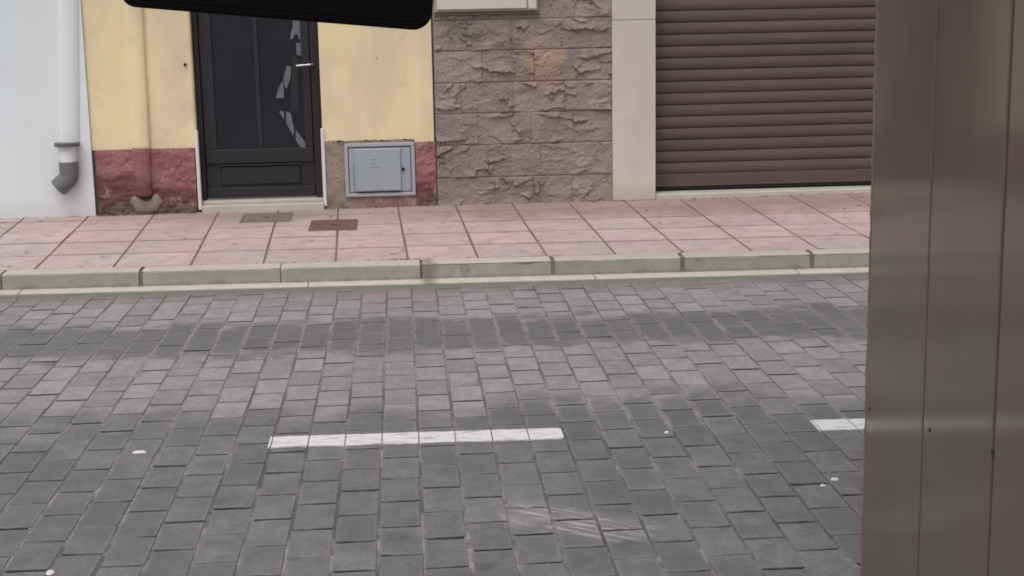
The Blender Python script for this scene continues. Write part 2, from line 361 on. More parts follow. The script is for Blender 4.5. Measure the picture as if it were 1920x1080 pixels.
# ------------------------------------------------------------ mesh helpers
class MB:
    def __init__(s): s.v = []; s.f = []
    def box(s, x0, x1, y0, y1, z0, z1, bev=0.0):
        if bev <= 0:
            b = len(s.v)
            s.v += [(x0,y0,z0),(x1,y0,z0),(x1,y1,z0),(x0,y1,z0),(x0,y0,z1),(x1,y0,z1),(x1,y1,z1),(x0,y1,z1)]
            s.f += [tuple(b+i for i in q) for q in ((3,2,1,0),(4,5,6,7),(0,1,5,4),(1,2,6,5),(2,3,7,6),(3,0,4,7))]
            return s
        # chamfered box: 24 vertices
        b = len(s.v); e = bev; idx = {}
        X = (x0, x1); Y = (y0, y1); Z = (z0, z1); sg = (1, -1)
        for i in (0,1):
            for j in (0,1):
                for k in (0,1):
                    for a in (0,1,2):
                        p = [X[i]+(sg[i]*e if a != 0 else 0), Y[j]+(sg[j]*e if a != 1 else 0), Z[k]+(sg[k]*e if a != 2 else 0)]
                        idx[i,j,k,a] = len(s.v); s.v.append(tuple(p))
        def face(l, nrm):
            p = [Vector(s.v[t]) for t in l]
            n = (p[1]-p[0]).cross(p[2]-p[0])
            if n.dot(Vector(nrm)) < 0: l = l[::-1]
            s.f.append(tuple(l))
        for a in (0,1,2):
            o = [t for t in (0,1,2) if t != a]
            for q in (0,1):
                l = []
                for (c, d) in ((0,0),(1,0),(1,1),(0,1)):
                    key = [0,0,0]; key[a] = q; key[o[0]] = c; key[o[1]] = d
                    l.append(idx[(*key, a)])
                n = [0,0,0]; n[a] = 2*q-1; face(l, n)
        for a in (0,1,2):   # edges parallel to axis a
            o = [t for t in (0,1,2) if t != a]
            for c in (0,1):
                for d in (0,1):
                    k0 = [0,0,0]; k0[o[0]] = c; k0[o[1]] = d; k1 = list(k0); k1[a] = 1
                    l = [idx[(*k0, o[0])], idx[(*k1, o[0])], idx[(*k1, o[1])], idx[(*k0, o[1])]]
                    n = [0,0,0]; n[o[0]] = 2*c-1; n[o[1]] = 2*d-1; face(l, n)
        for i in (0,1):
            for j in (0,1):
                for k in (0,1): face([idx[i,j,k,0], idx[i,j,k,1], idx[i,j,k,2]], (2*i-1, 2*j-1, 2*k-1))
        return s
    def tube(s, pts, rads, n=20, caps=(True, True)):
        b = len(s.v); pts = [Vector(p) for p in pts]
        up = None
        for i, p in enumerate(pts):
            d = (pts[min(i+1, len(pts)-1)] - pts[max(i-1, 0)]).normalized()
            if up is None: up = d.orthogonal().normalized()
            up = (up - d*up.dot(d)).normalized(); sd_ = d.cross(up)
            for k in range(n):
                a = 2*math.pi*k/n
                s.v.append(tuple(p + (up*math.cos(a) + sd_*math.sin(a))*rads[i]))
        for i in range(len(pts)-1):
            for k in range(n):
                s.f.append((b+i*n+k, b+i*n+(k+1)%n, b+(i+1)*n+(k+1)%n, b+(i+1)*n+k))
        if caps[0]: s.f.append(tuple(b+k for k in range(n))[::-1])
        if caps[1]: s.f.append(tuple(b+(len(pts)-1)*n+k for k in range(n)))
        return s
    def prism(s, poly, y0, y1):        # polygon in x,z extruded along y
        b = len(s.v); n = len(poly)
        s.v += [(x, y0, z) for x, z in poly] + [(x, y1, z) for x, z in poly]
        s.f.append(tuple(range(b, b+n))); s.f.append(tuple(range(b+n, b+2*n))[::-1])
        for i in range(n): s.f.append((b+i, b+n+i, b+n+(i+1) % n, b+(i+1) % n))
        return s
    def build(s, name, mat, parent=None, smooth=False, fix=False):
        me = bpy.data.meshes.new(name); me.from_pydata([tuple(v) for v in s.v], [], s.f)
        if fix:
            import bmesh
            bm = bmesh.new(); bm.from_mesh(me); bmesh.ops.recalc_face_normals(bm, faces=bm.faces); bm.to_mesh(me); bm.free()
        me.materials.append(mat)
        if smooth: me.polygons.foreach_set('use_smooth', [True]*len(me.polygons))
        me.update()
        return link(name, me, parent)
def link(name, me, parent=None):
    o = bpy.data.objects.new(name, me); COL.objects.link(o); o.parent = parent
    return o
def tag(o, label=None, cat=None, group=None, kind=None):
    if label: o['label'] = label
    if cat: o['category'] = cat
    if group: o['group'] = group
    if kind: o['kind'] = kind
    return o
def empty(name, loc=(0,0,0)):
    o = bpy.data.objects.new(name, None); COL.objects.link(o); o.location = loc; o.empty_display_size = .1
    return o
def B(name, mat, parent, x0, x1, y0, y1, z0, z1, bev=0.0):
    """box part given in world coordinates, parent sits anywhere (unrotated)"""
    o = MB().box(x0, x1, y0, y1, z0, z1, bev).build(name, mat, parent)
    shift(o); return o
def shift(o):
    p = o.parent; off = Vector((0, 0, 0))
    while p: off += p.location; p = p.parent
    o.location = -off if o.parent else (0, 0, 0)
    return o
def settle(o):
    """give a world-space mesh part an origin of its own at its bounds centre"""
    me = o.data; c = sum((Vector(v.co) for v in me.vertices), Vector())/len(me.vertices)
    me.transform(Matrix.Translation(-c)); o.location = o.location + c
    return o

def fbm(x, y, z, octv=4):
    return noise.fractal(Vector((x, y, z)), 1.0, 2.0, octv)

def relief(x0, x1, z0, z1, yf, depth, hfun, nx, nz):
    """block with a displaced street-side face; hfun(x, z) = how far the face stands proud"""
    mb = MB(); b = 0
    for j in range(nz+1):
        for i in range(nx+1):
            x = x0+(x1-x0)*i/nx; z = z0+(z1-z0)*j/nz
            h = hfun(x, z)
            dx = dz = 0
            if isinstance(h, tuple): h, dx, dz = h
            mb.v.append((x+dx, yf-h, z+dz))
    for j in range(nz):
        for i in range(nx):
            a = j*(nx+1)+i; mb.f.append((a, a+1, a+nx+2, a+nx+1))
    rim = [i for i in range(nx+1)] + [j*(nx+1)+nx for j in range(1, nz+1)] + [nz*(nx+1)+i for i in range(nx-1, -1, -1)] + [j*(nx+1) for j in range(nz-1, 0, -1)]
    k = len(mb.v)
    n = len(rim)
    for r_ in rim: v = mb.v[r_]; mb.v.append((v[0], yf+depth, v[2]))
    for r_ in rim: mb.v.append(mb.v[r_])
    for i in range(n): mb.f.append((k+n+i, k+i, k+(i+1) % n, k+n+(i+1) % n))
    mb.f.append(tuple(range(k, k+n))[::-1])
    return mb

# ------------------------------------------------------------ ground, road, pavers
kf = lambda x: 8.345-.03*x                     # kerb front line
ground = MB(); ground.v = [(-150,-150,-.16),(150,-150,-.16),(150,150,-.16),(-150,150,-.16)]; ground.f = [(0,1,2,3)]
tag(ground.build('ground', M['soil']), kind='structure')
PW, PL, GX, GY = .1335, .2335, .0095, .0095
fbm_ = lambda x: fbm(x*5, 2, 4, 3)*.012
road = empty('road'); tag(road, kind='structure')
mb = MB(); rs = 60
mb.v = [(-20,-8,-.014),(20,-8,-.014),(20,kf(20)-.02,-.014),(-20,kf(-20)-.02,-.014)]; mb.f = [(0,1,2,3)]
mb.v += [(x, y, -.15) for x, y, z in mb.v[:4]]; mb.f += [(7,6,5,4),(0,4,5,1),(1,5,6,2),(2,6,7,3),(3,7,4,0)]
mb.build('joint_bed', M['bed'], road)
# sand filling the long joints nearly flush, in one wandering strip per joint
mb = MB()
for k in range(-33, 41):
    X = .024+PW*k; n = 90; b = len(mb.v)
    for t in range(n+1):
        y = 1.0+(kf(X)-.18-1.0)*t/n; zz = -.0030+fbm(X*9, y*3.1, 2, 3)*.0030
        mb.v += [(X-.012, y, zz-.001), (X, y, zz), (X+.012, y, zz-.001)]
    for t in range(n): q = b+3*t; mb.f += [(q, q+1, q+4, q+3), (q+1, q+2, q+5, q+4)]
o = mb.build('joint_sand', M['joint'], road); o['kind'] = 'stuff'
mb = MB(); n = 60
for t in range(n+1):
    x = -6+12*t/n; w0 = fbm_(x)
    mb.v += [(x, kf(x)-.185+w0, -.006), (x, kf(x)-.172+w0, -.001), (x, kf(x)-.08, .003)]
for t in range(n): q = 3*t; mb.f += [(q, q+3, q+4, q+1), (q+1, q+4, q+5, q+2)]
mb.build('mortar_strip', M['strip'], road)

def paver_mesh(seed, L=PL):
    rr = random.Random(seed); e = .0022; gy = GY+rr.uniform(-.003, .004)
    hx, hy = (PW-GX)/2, (L-gy)/2
    # slightly irregular rim; chamfered top
    ring = []
    for (sx, sy) in ((-1,-1),(0,-1),(1,-1),(1,0),(1,1),(0,1),(-1,1),(-1,0)):
        ring.append((sx*hx+rr.uniform(-1,1)*.0011, sy*hy+rr.uniform(-1,1)*.0014))
    mb = MB(); n = 8
    mb.v += [(x, y, -.05) for x, y in ring] + [(x, y, -e) for x, y in ring]
    mb.v += [(x-(e if x > 0 else -e)*(abs(x) > .01), y-(e if y > 0 else -e)*(abs(y) > .01), rr.uniform(-.0006, .0006)) for x, y in ring]
    mb.v.append((0, 0, .0004))
    for k in range(n):
        j = (k+1) % n
        mb.f.append((k, j, n+j, n+k)); mb.f.append((n+k, n+j, 2*n+j, 2*n+k)); mb.f.append((2*n+k, 2*n+j, 3*n))
    mb.rim = [0.0]*(3*n)+[1.0]
    return mb
def put_rim(me, vals):
    a = me.attributes.new('rim', 'FLOAT', 'POINT'); a.data.foreach_set('value', vals)
variants = []
for s_ in range(10):
    m_ = paver_mesh(s_); me = bpy.data.meshes.new('paving_stone'); me.from_pydata(m_.v, [], m_.f); me.materials.append(M['paver']); me.update(); put_rim(me, m_.rim)
    variants.append((m_, me))
def inview(p, marg=60):
    d = Vector(p)-Vector((0,0,H)); z = d.dot(fw)
    if z < .1: return False
    x = 960+FPX*d.dot(rv)/z; y = 540-FPX*d.dot(uv)/z
    return -marg < x < 1625+marg and -marg < y < 1080+marg
spots = []
row0 = 4.856-.007*0
for k in range(-34, 42):
    X = .024+PW*(k+.5)
    if X < -4.4 or X > 5.4: continue
    # half bond, with a small drift like the real laying
    off = (PL/2 if k % 2 == 0 else 0) + .006*math.sin(k*1.7)
    y = 4.856 + off - 16*PL
    while y < kf(X)-.17-.03:
        yc = y+PL/2
        if yc > 1.0:
            spots.append((X, yc, k))
        y += PL
seen = [s_ for s_ in spots if inview((s_[0], s_[1], 0)) and s_[1]+PL/2 < kf(s_[0])-.16]
seen.sort(key=lambda s_: (s_[0]**2+s_[1]**2))
# nearest to the camera show largest; prefer those nearer the middle of the view
picked = set(id(s_) for s_ in seen[:300])
rest = MB(); rest.rim = []
def under_dash(x, y): return abs(y-(5.31-.028*x)) < .22 and (-.65 < x < .65 or 1.3 < x < 2.8)
for s_ in spots:
    X, Y, k = s_
    calm = under_dash(X, Y)
    dz = R.uniform(-.0016, .0010)*(0.3 if calm else 1); rx = R.uniform(-.0075, .0075)*(.2 if calm else 1); ry = R.uniform(-.009, .009)*(.2 if calm else 1); rz = R.uniform(-.011, .011)
    dxy = (R.uniform(-.0018, .0018), R.uniform(-.003, .003))
    vi = R.randrange(10)
    if id(s_) in picked:
        o = link('paving_stone', variants[vi][1], road); o.location = (X+dxy[0], Y+dxy[1], dz); o.rotation_euler = (rx, ry, rz)
    else:
        mt = Matrix.Translation((X+dxy[0], Y+dxy[1], dz)) @ Matrix.Rotation(rz, 4, 'Z') @ Matrix.Rotation(rx, 4, 'X') @ Matrix.Rotation(ry, 4, 'Y')
        b = len(rest.v); lim = kf(X)-.165
        for v in variants[vi][0].v:
            q = mt @ Vector(v); rest.v.append((q.x, min(q.y, lim), q.z))
        rest.f += [tuple(b+i for i in f) for f in variants[vi][0].f]; rest.rim += variants[vi][0].rim
o = rest.build('paving_stones', M['paver'], road); o['kind'] = 'stuff'; put_rim(o.data, rest.rim)

# painted dashes: one thin film per paver column, broken at the joints
def dash(x0, x1, label):
    mb = MB(); e0 = x0; k = math.ceil((x0-.024)/PW-1e-6)
    edges = [x0]; 
    while .024+PW*k < x1-.004:
        if .024+PW*k > x0+.004: edges.append(.024+PW*k)
        k += 1
    edges.append(x1)
    for i in range(len(edges)-1):
        a, b_ = edges[i]+.0022, edges[i+1]-.0022
        n = 10; base = len(mb.v); top = []
        lo = []; hi = []
        for t in range(n+1):
            x = a+(b_-a)*t/n; yc = 5.31-.028*x
            w0 = .066+fbm(x*45, 1.3, x0, 4)*.005; w1 = .066+fbm(x*45, 7.7, x0, 4)*.005
            r_ = 0
            if i == 0 and t == 0: r_ = .012
            if i == len(edges)-2 and t == n: r_ = .012
            lo.append((x, yc-w0+r_)); hi.append((x, yc+w1-r_))
        z0, z1 = -.003, .0032+R.uniform(-.0003, .0003)
        for t in range(n+1):
            mb.v += [(*lo[t], z1), (*hi[t], z1), (*lo[t], z0), (*hi[t], z0)]
        for t in range(n):
            q = base+4*t
            mb.f += [(q, q+4, q+5, q+1), (q+2, q+6, q+4, q), (q+1, q+5, q+7, q+3)]
        q = base+4*n
        mb.f += [(base, base+1, base+3, base+2), (q+1, q, q+2, q+3)]
    o = mb.build('road_marking', M['paint']); settle(o)
    tag(o, label, 'road marking', 'white painted dashes along the parking lane')
dash(-.522, .553, 'complete white painted dash in the middle of the grey block road')
dash(1.482, 2.56, 'white painted dash partly hidden behind the brown tiled wall')

# ------------------------------------------------------------ gutter, kerb, pavement
gut = empty('gutter', (0, 8.3, 0)); tag(gut, kind='structure')
js = [-6.2, -5.3, -4.2, -3.2, -2.137, -.55, 1.05, 2.2, 3.3, 4.4, 5.5, 6.4]
for a, b_ in zip(js[:-1], js[1:]):
    a += .003; b_ -= .003; n = 8; mb = MB()
    for t in range(n+1):
        x = a+(b_-a)*t/n; w0 = fbm(x*6, 3, 0)*.004
        yf = kf(x)-.092+w0
        mb.v += [(x, yf, -.1), (x, yf, .008), (x, yf+.006, .013), (x, kf(x)+.03, .017), (x, kf(x)+.03, -.1)]
    for t in range(n):
        for q in range(4): i = 5*t+q; mb.f.append((i, i+5, i+6, i+1))
        mb.f.append((5*t+4, 5*t+9, 5*t+5, 5*t))
    mb.f += [(0,1,2,3,4), tuple(5*n+i for i in (4,3,2,1,0))]
    o = mb.build('gutter_slab', M['gutter'], gut, fix=True); shift(o)
kerb = empty('kerb', (0, 8.4, 0)); tag(kerb, kind='structure')
js = [-6.1, -5.33, -4.56, -3.79, -3.02, -2.25, -1.482, -.706, .082, .823, 1.558, 2.298, 3.06, 3.8, 4.56, 5.3, 6.1]
gaps = {-1.482: .022, -.706: .006, .082: .016, .823: .024, 1.558: .024, 2.298: .026}
KT = .102
for a, b_ in zip(js[:-1], js[1:]):
    a2 = a+gaps.get(a, .014)/2; b2 = b_-gaps.get(b_, .014)/2; n = 24; mb = MB()
    dzk = R.uniform(-.002, .002); dyk = R.uniform(-.003, .003)
    for t in range(n+1):
        x = a2+(b2-a2)*t/n; e = .010+abs(fbm(x*14, 5, 0, 3))*.007
        if t in (0, n): e += .006
        yf = kf(x)+dyk+fbm(x*5, 1, 1, 3)*.002
        zt = KT+dzk
        prof = [(yf-.004, -.1), (yf-.004, .005), (yf+.003, zt-e), (yf+.003+e*.35, zt-e*.35), (yf+.003+e, zt), (yf+.13, zt+.002), (yf+.13, -.1)]
        mb.v += [(x, y, z) for y, z in prof]
    c = 7
    for t in range(n):
        for q in range(c): i = c*t+q; j = c*t+(q+1) % c; mb.f.append((i, i+c, j+c, j))
    mb.f += [tuple(range(c)), tuple(c*n+i for i in range(c))]
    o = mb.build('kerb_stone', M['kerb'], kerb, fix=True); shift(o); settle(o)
mb = MB()
for x0_, x1_ in ((-6.1, 6.1),):
    a, b_ = x0_, x1_
    mb.v += [(a,kf(a)+.006,-.1),(b_,kf(b_)+.006,-.1),(b_,kf(b_)+.006,KT-.006),(a,kf(a)+.006,KT-.006),(a,kf(a)+.115,-.1),(b_,kf(b_)+.115,-.1),(b_,kf(b_)+.115,KT-.008),(a,kf(a)+.115,KT-.008)]
    mb.f += [(0,1,2,3),(3,2,6,7),(7,6,5,4),(4,5,1,0),(1,5,6,2),(0,3,7,4)]
shift(mb.build('mortar_joint', M['kerbgap'], kerb))

pave = empty('pavement', (0, 9.4, 0)); tag(pave, kind='structure')
ks = lambda x: kf(x)+.136
def zs(x, y):
    return .104+.0195*(y-ks(x)) + max(0, min(1, (x-1.75)/2))*.012*max(0, min(1, (y-9)/1.3))
mb = MB(); n = 30
for t in range(n+1):
    x = -6.1+12.2*t/n
    mb.v += [(x, ks(x)-.004, zs(x, ks(x))-.005), (x, 10.62, zs(x, 10.62)-.005), (x, ks(x)-.004, -.1), (x, 10.62, -.1)]
for t in range(n):
    i = 4*t; mb.f += [(i, i+4, i+5, i+1), (i+2, i+3, i+7, i+6), (i+2, i+6, i+4, i), (i+1, i+5, i+7, i+3)]
mb.f += [(0, 1, 3, 2), (4*n, 4*n+2, 4*n+3, 4*n+1)]
shift(mb.build('slab_bed', simple('slab_joint_dirt', rgb(136, 112, 108), .95, .25, 12, .6, 90, .003), pave))
xs0 = [-2.128,-1.68,-1.239,-.823,-.407,.01,.415,.817,1.217,1.612,2.015,2.408]
xs = [xs0[0]-.44*k for k in range(8, 0, -1)] + xs0 + [2.408+.4*k for k in range(1, 9)]
xs = [x*.985+.0 for x in xs]
ysr = [0, .41, .82, 1.23, 1.64, 2.16]
for i in range(len(xs)-1):
    sh = R.uniform(-.008, .008)
    for j in range(5):
        gx = .003+R.uniform(-.001, .0015); gyj = .0055
        def pt(u, v):
            xx = xs[i]+(xs[i+1]-xs[i])*u
            yy = ks(xx)+ysr[j]+(ysr[j+1]-ysr[j])*v + (sh if 0 < ysr[j]+(ysr[j+1]-ysr[j])*v else 0)
            return xx-.03*(yy-ks(xx)), yy
        W = xs[i+1]-xs[i]; D = ysr[j+1]-ysr[j]
        u0_, u1_ = gx/W, 1-gx/W; v0_, v1_ = (0.0 if j == 0 else gyj/D), 1-gyj/D
        if j == 4: v1_ = min(v1_, 1)
        e = .0045; cz = R.uniform(-.0015, .0015); tl = R.uniform(-.001, .001)
        outer = [pt(u0_, v0_), pt(u1_, v0_), pt(u1_, v1_), pt(u0_, v1_)]
        inner = [pt(u0_+e/W, v0_+e/D), pt(u1_-e/W, v0_+e/D), pt(u1_-e/W, v1_-e/D), pt(u0_+e/W, v1_-e/D)]
        mb = MB()
        z_ = lambda p, o: min(zs(*p)+cz, zs(*p)+cz)+o
        mb.v = [(*p, z_(p, -.05)) for p in outer] + [(*p, z_(p, -e)) for p in outer] + [(*p, z_(p, tl*(1 if q < 2 else -1))) for q, p in enumerate(inner)]
        mb.f = [(8,9,10,11)] + [(k, (k+1) % 4, 4+(k+1) % 4, 4+k) for k in range(4)] + [(4+k, 4+(k+1) % 4, 8+(k+1) % 4, 8+k) for k in range(4)]
        o = mb.build('paving_slab', M['slab'], pave); shift(o); settle(o)

# two access covers
def cover(x0, x1, y0, y1, mat, label, lift):
    t = empty('access_cover', ((x0+x1)/2, (y0+y1)/2, zs((x0+x1)/2, (y0+y1)/2))); tag(t, label, 'access cover', 'iron covers in the pavement')
    sl = .0195
    fr = MB(); wv = .014
    fr.box(-(x1-x0)/2, (x1-x0)/2, -(y1-y0)/2, -(y1-y0)/2+wv, -.01, .006); fr.box(-(x1-x0)/2, (x1-x0)/2, (y1-y0)/2-wv, (y1-y0)/2, -.01, .006)
    fr.box(-(x1-x0)/2, -(x1-x0)/2+wv, -(y1-y0)/2+wv, (y1-y0)/2-wv, -.01, .006); fr.box((x1-x0)/2-wv, (x1-x0)/2, -(y1-y0)/2+wv, (y1-y0)/2-wv, -.01, .006)
    fr.build('frame', mat, t)
    pl = MB().box(-(x1-x0)/2+wv+.003, (x1-x0)/2-wv-.003, -(y1-y0)/2+wv+.003, (y1-y0)/2-wv-.003, -.01, .004, .002)
    for q in range(5):
        yy = -(y1-y0)/2+.06+q*(y1-y0-.12)/4
        pl.box(-(x1-x0)/2+.04, (x1-x0)/2-.04, yy-.004, yy+.004, .004, .0055)
    pl.build('lid', mat, t)
    MB().box(-.02, .02, -.006, .006, .0056, .0075).build('lifting_slot', M['dark'], t)
    t.rotation_euler = (sl, 0, .0)
cover(-1.09, -.755, 9.90, 10.245, M['cover2'], 'dusty grey brown iron access cover in front of the dark door', 0)
cover(-.615, -.31, 9.51, 9.895, M['cover'], 'darker brown iron access cover nearer the kerb below the meter box', 0)

# ------------------------------------------------------------ white house (left)
YF = 10.4
zg = .125
wh = empty('white_house', (-4, YF, .1)); tag(wh, 'white painted house wall with a grey downpipe elbow at the left edge', 'house')
rel = relief(-6.0, -2.107, .128, 3.6, YF-.02, .3, lambda x, z: (fbm(x*1.3, z*1.3, 0, 3)*.004+(fbm(x*9, z*9, 3, 3)*.0025 if z < .3 else 0), 0, (fbm(x*7, 0, 9, 3)*.006 if z < .13 else 0)), 80, 60)
shift(rel.build('wall', M['white'], wh, smooth=True))
B('cornice', M['white'], wh, -6.02, -2.115, YF-.07, YF+.3, 3.603, 3.72, .01)
dp = empty('downpipe', (0, 0, 0)); dp.parent = wh; shift(dp)
# plaster boxing round the pipe, leans a little
def lean(z): return -2.245+(z-.645)*.066
mb = MB(); n = 10; zz = [.645, 1.0, 1.6, 2.4, 3.59]
for z in zz:
    for k in range(n+1):
        a = math.pi*k/n; mb.v.append((lean(z)-math.cos(a)*.066, YF-.018-math.sin(a)*.034, z))
for j in range(len(zz)-1):
    for k in range(n): i = j*(n+1)+k; mb.f.append((i, i+1, i+n+2, i+n+1))
mb.f.append(tuple(range(n, -1, -1)))
def part(mbx, name, mat, parent, smooth=False, fix=True):
    o = mbx.build(name, mat, parent, smooth, fix); shift(o); return o
part(mb, 'pipe_boxing', M['white'], dp, False)
cx = -2.253; cy = YF-.07
part(MB().tube([(cx, cy, .648), (cx, cy, .625)], [.084, .084], 28), 'collar', M['pipedark'], dp)
part(MB().tube([(cx, cy, .627), (cx, cy, .50)], [.056, .056], 28), 'pipe', M['pipewhite'], dp, False)
d = Vector((-.70, -.06, -.60)).normalized()
p0 = Vector((cx, cy, .52)); p1 = Vector((cx, cy, .425))
pth = [p0, p0+Vector((0,0,-.001)), p1]
for q in (.33, .66): pth.append(p1 + Vector((0,0,-1))*.016*(q) + d*.016*q)
pe = p1+Vector((0,0,-.012))+d*.02
pth += [pe, pe+d*.085]
el = MB().tube(pth, [.060, .064, .063, .063, .063, .063, .064], 28, (True, False))
part(el, 'elbow', M['pipegrey'], dp, False)
e1 = pe+d*.085
part(MB().tube([e1+d*.001, e1-d*.03, e1-d*.031], [.0635, .056, .056], 28, (False, True)), 'pipe_mouth', M['dark'], dp)

# ------------------------------------------------------------ yellow house
yh = empty('yellow_house', (-.95, YF, .1)); tag(yh, 'yellow house with dark red plinth and a dark front door', 'house')
DX0, DX1, DT = -1.408, -.546, 2.28
ZP = .585
def ywall(x0, x1, z0, z1, name='wall', mat='yellow'):
    nx = max(4, int((x1-x0)/.04)); nz = max(4, int((z1-z0)/.04))
    r_ = relief(x0, x1, z0, z1, YF, .3, lambda x, z: fbm(x*1.7, z*1.7, 5, 3)*.003, nx, nz)
    o = r_.build(name, M[mat], yh, smooth=True); shift(o); return o
ywall(-2.105, DX0, ZP, 3.6)
def wavy_bottom(x0, x1, z0, z1):
    r_ = relief(x0, x1, z0, z1, YF, .3, lambda x, z: (fbm(x*1.7, z*1.7, 5, 3)*.003, 0, (fbm(x*22, 0, 3, 4)*.012 if z < z0+.001 else 0)), 90, 30)
    o = r_.build('wall', M['yellow'], yh, smooth=True); shift(o)
wavy_bottom(DX1, .083, .607, 3.6)
ywall(.083, .216, .585, 3.6)
ywall(DX0, DX1, DT, 3.6, 'wall_over_door')
B('cornice', M['yellow'], yh, -2.104, .214, YF-.08, YF+.3, 3.603, 3.7, .01)
# plinths, crumbly
def plinth_h(x, z):
    h = .009+fbm(x*9, z*14, 2, 5)*.010+fbm(x*34, z*40, 2, 3)*.0045
    low = max(0, (.36-z)/.25)
    h += low*(fbm(x*14, z*14, 8, 4)*.016-.004)
    dz = fbm(x*26, 0, 4, 3)*.004 if z > ZP-.004 else (fbm(x*18, 1, 4, 3)*.008 if z < .14 else 0)
    return (h, 0, dz)
part(relief(-2.085, DX0-.012, .128, ZP-.001, YF, .28, plinth_h, 120, 84), 'plinth', M['red'], yh, True, False)
part(relief(.085, .224, .132, .588, YF, .28, plinth_h, 36, 84), 'plinth', M['red'], yh, True, False)
B('plinth_side', M['darkgap'], yh, -2.104, -2.087, YF+.004, YF+.25, .12, ZP-.003)
# cement patch round the meter box
def cem(x, z):
    h = .002+fbm(x*10, z*10, 12, 5)*.006+fbm(x*40, z*40, 2, 3)*.003
    dz = fbm(x*24, 0, 14, 4)*.012 if z > .6 else (fbm(x*18, 1, 4, 3)*.006 if z < .14 else 0)
    return (h, 0, dz)
part(relief(DX1, .083, .134, .604, YF, .28, cem, 120, 90), 'cement_patch', M['cement'], yh, True, False)
# boxed pipe up the yellow wall, rounded left edge, sharp shadow side on the right
def boxing(z0, z1, mat, name, amp):
    mb = MB(); nz = int((z1-z0)/.02); prof = [(-.075, .007), (-.060, -.012), (-.042, -.026), (.0, -.034), (.040, -.032), (.050, -.022), (.053, .005)]
    for j in range(nz+1):
        z = z0+(z1-z0)*j/nz; c = -1.766+(z-.585)*.012
        for (a, b_) in prof:
            q = fbm(a*20, z*16, 6, 4)*amp
            mb.v.append((c+a+q*.3, YF-.006+b_-q, z))
    k = len(prof)
    for j in range(nz):
        for i in range(k-1): q = j*k+i; mb.f.append((q, q+1, q+k+1, q+k))
    mb.f += [tuple(range(k-1, -1, -1)), tuple(nz*k+i for i in range(k))]
    part(mb, name, mat, yh, True)
boxing(ZP+.003, 3.6, M['yellow'], 'pipe_boxing', .0012)
boxing(.262, ZP, M['red'], 'pipe_boxing_foot', .007)
# pipe outlet: mortar collar with dark mouth
mb = MB(); n = 26; ring = []
for k in range(n):
    a = 2*math.pi*k/n; rr = 1+.13*fbm(math.cos(a)*2, math.sin(a)*2, 5, 3)
    x = -1.762+math.cos(a)*.112*rr*(1.0 if math.sin(a) > -.1 else .86); z = .214+math.sin(a)*.078*rr
    if z > .262 and abs(math.cos(a)) < .55: z = .256
    ring.append((x, max(z, .14)))
for (sc, yy) in ((1, .01), (1, -.010), (.90, -.019), (.5, -.021)):
    mb.v += [(-1.762+(x+1.762)*sc, YF+yy, .21+(z-.21)*sc) for x, z in ring]
for j in range(3):
    for k in range(n): mb.f.append((j*n+k, j*n+(k+1) % n, (j+1)*n+(k+1) % n, (j+1)*n+k))
mb.f.append(tuple(3*n+k for k in range(n)))
part(mb, 'outlet_mortar', M['outlet'], yh, True)
part(MB().prism([(-1.80, .252), (-1.775, .236), (-1.745, .236), (-1.72, .254), (-1.745, .262), (-1.78, .262)], YF-.030, YF-.012), 'outlet_hole', M['dark'], yh)

# door
YD = YF+.085
B('step', M['step'], yh, DX0+.022, DX1-.008, YF-.035, YD+.03, .135, .188, .006)
B('threshold', M['step'], yh, DX0+.024, DX1-.010, YF+.02, YD+.04, .1885, .212, .004)
B('jamb_trim', M['trim'], yh, -1.412, -1.389, YF-.014, YF+.03, .16, .702, .003)
B('jamb_trim', M['trim'], yh, -.558, -.535, YF-.014, YF+.03, .16, .696, .003)
B('reveal', M['yellow'], yh, DX0-.003, DX0+.008, YF+.006, YD+.2, .703, DT-.002)
B('reveal', M['doorframe'], yh, DX1-.012, DX1+.004, YF+.006, YD+.2, .20, DT-.002)
door = empty('door', (0, 0, 0)); door.parent = yh; shift(door)
k_ = (YD)/YF
L0, L1 = DX0+.012, DX1-.014
B('frame_left', M['doorframe'], door, L0, L0+.035, YD-.02, YD+.05, .214, DT-.05, .004)
B('frame_right', M['doorframe'], door, L1-.05, L1, YD-.02, YD+.05, .214, DT-.05, .004)
B('frame_top', M['doorframe'], door, L0, L1, YD-.02, YD+.05, DT-.048, DT-.003, .004)
l0, l1 = L0+.038, L1-.053
B('leaf', M['door'], door, l0, l1, YD+.012, YD+.05, .222, DT-.052, .002)
B('bottom_rail', M['door'], door, l0+.003, l1-.003, YD-.004, YD+.011, .226, .292, .003)
B('middle_rail', M['door'], door, l0+.003, l1-.003, YD-.006, YD+.011, .462, .560, .004)
B('lower_panel', M['door'], door, l0+.10, l1-.10, YD-.002, YD+.011, .312, .440, .006)
B('panel_moulding', M['door'], door, l0+.085, l1-.085, YD-.010, YD+.011, .4435, .4535, .002)
B('stile', M['door'], door, l0+.003, l0+.085, YD-.004, YD+.011, .563, DT-.056, .003)
B('stile', M['door'], door, l1-.060, l1-.003, YD-.004, YD+.011, .563, DT-.056, .003)
B('mullion', M['door'], door, -.995, -.960, YD-.004, YD+.011, .563, DT-.056, .003)
B('glass_pane', M['glass'], door, l0+.087, -.997, YD+.004, YD+.011, .563, DT-.056)
B('glass_pane', M['glass'], door, -.958, l1-.062, YD+.004, YD+.011, .563, DT-.056)
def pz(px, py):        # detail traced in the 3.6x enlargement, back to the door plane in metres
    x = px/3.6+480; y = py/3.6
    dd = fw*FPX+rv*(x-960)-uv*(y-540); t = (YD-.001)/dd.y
    return (dd.x*t, H+dd.z*t)
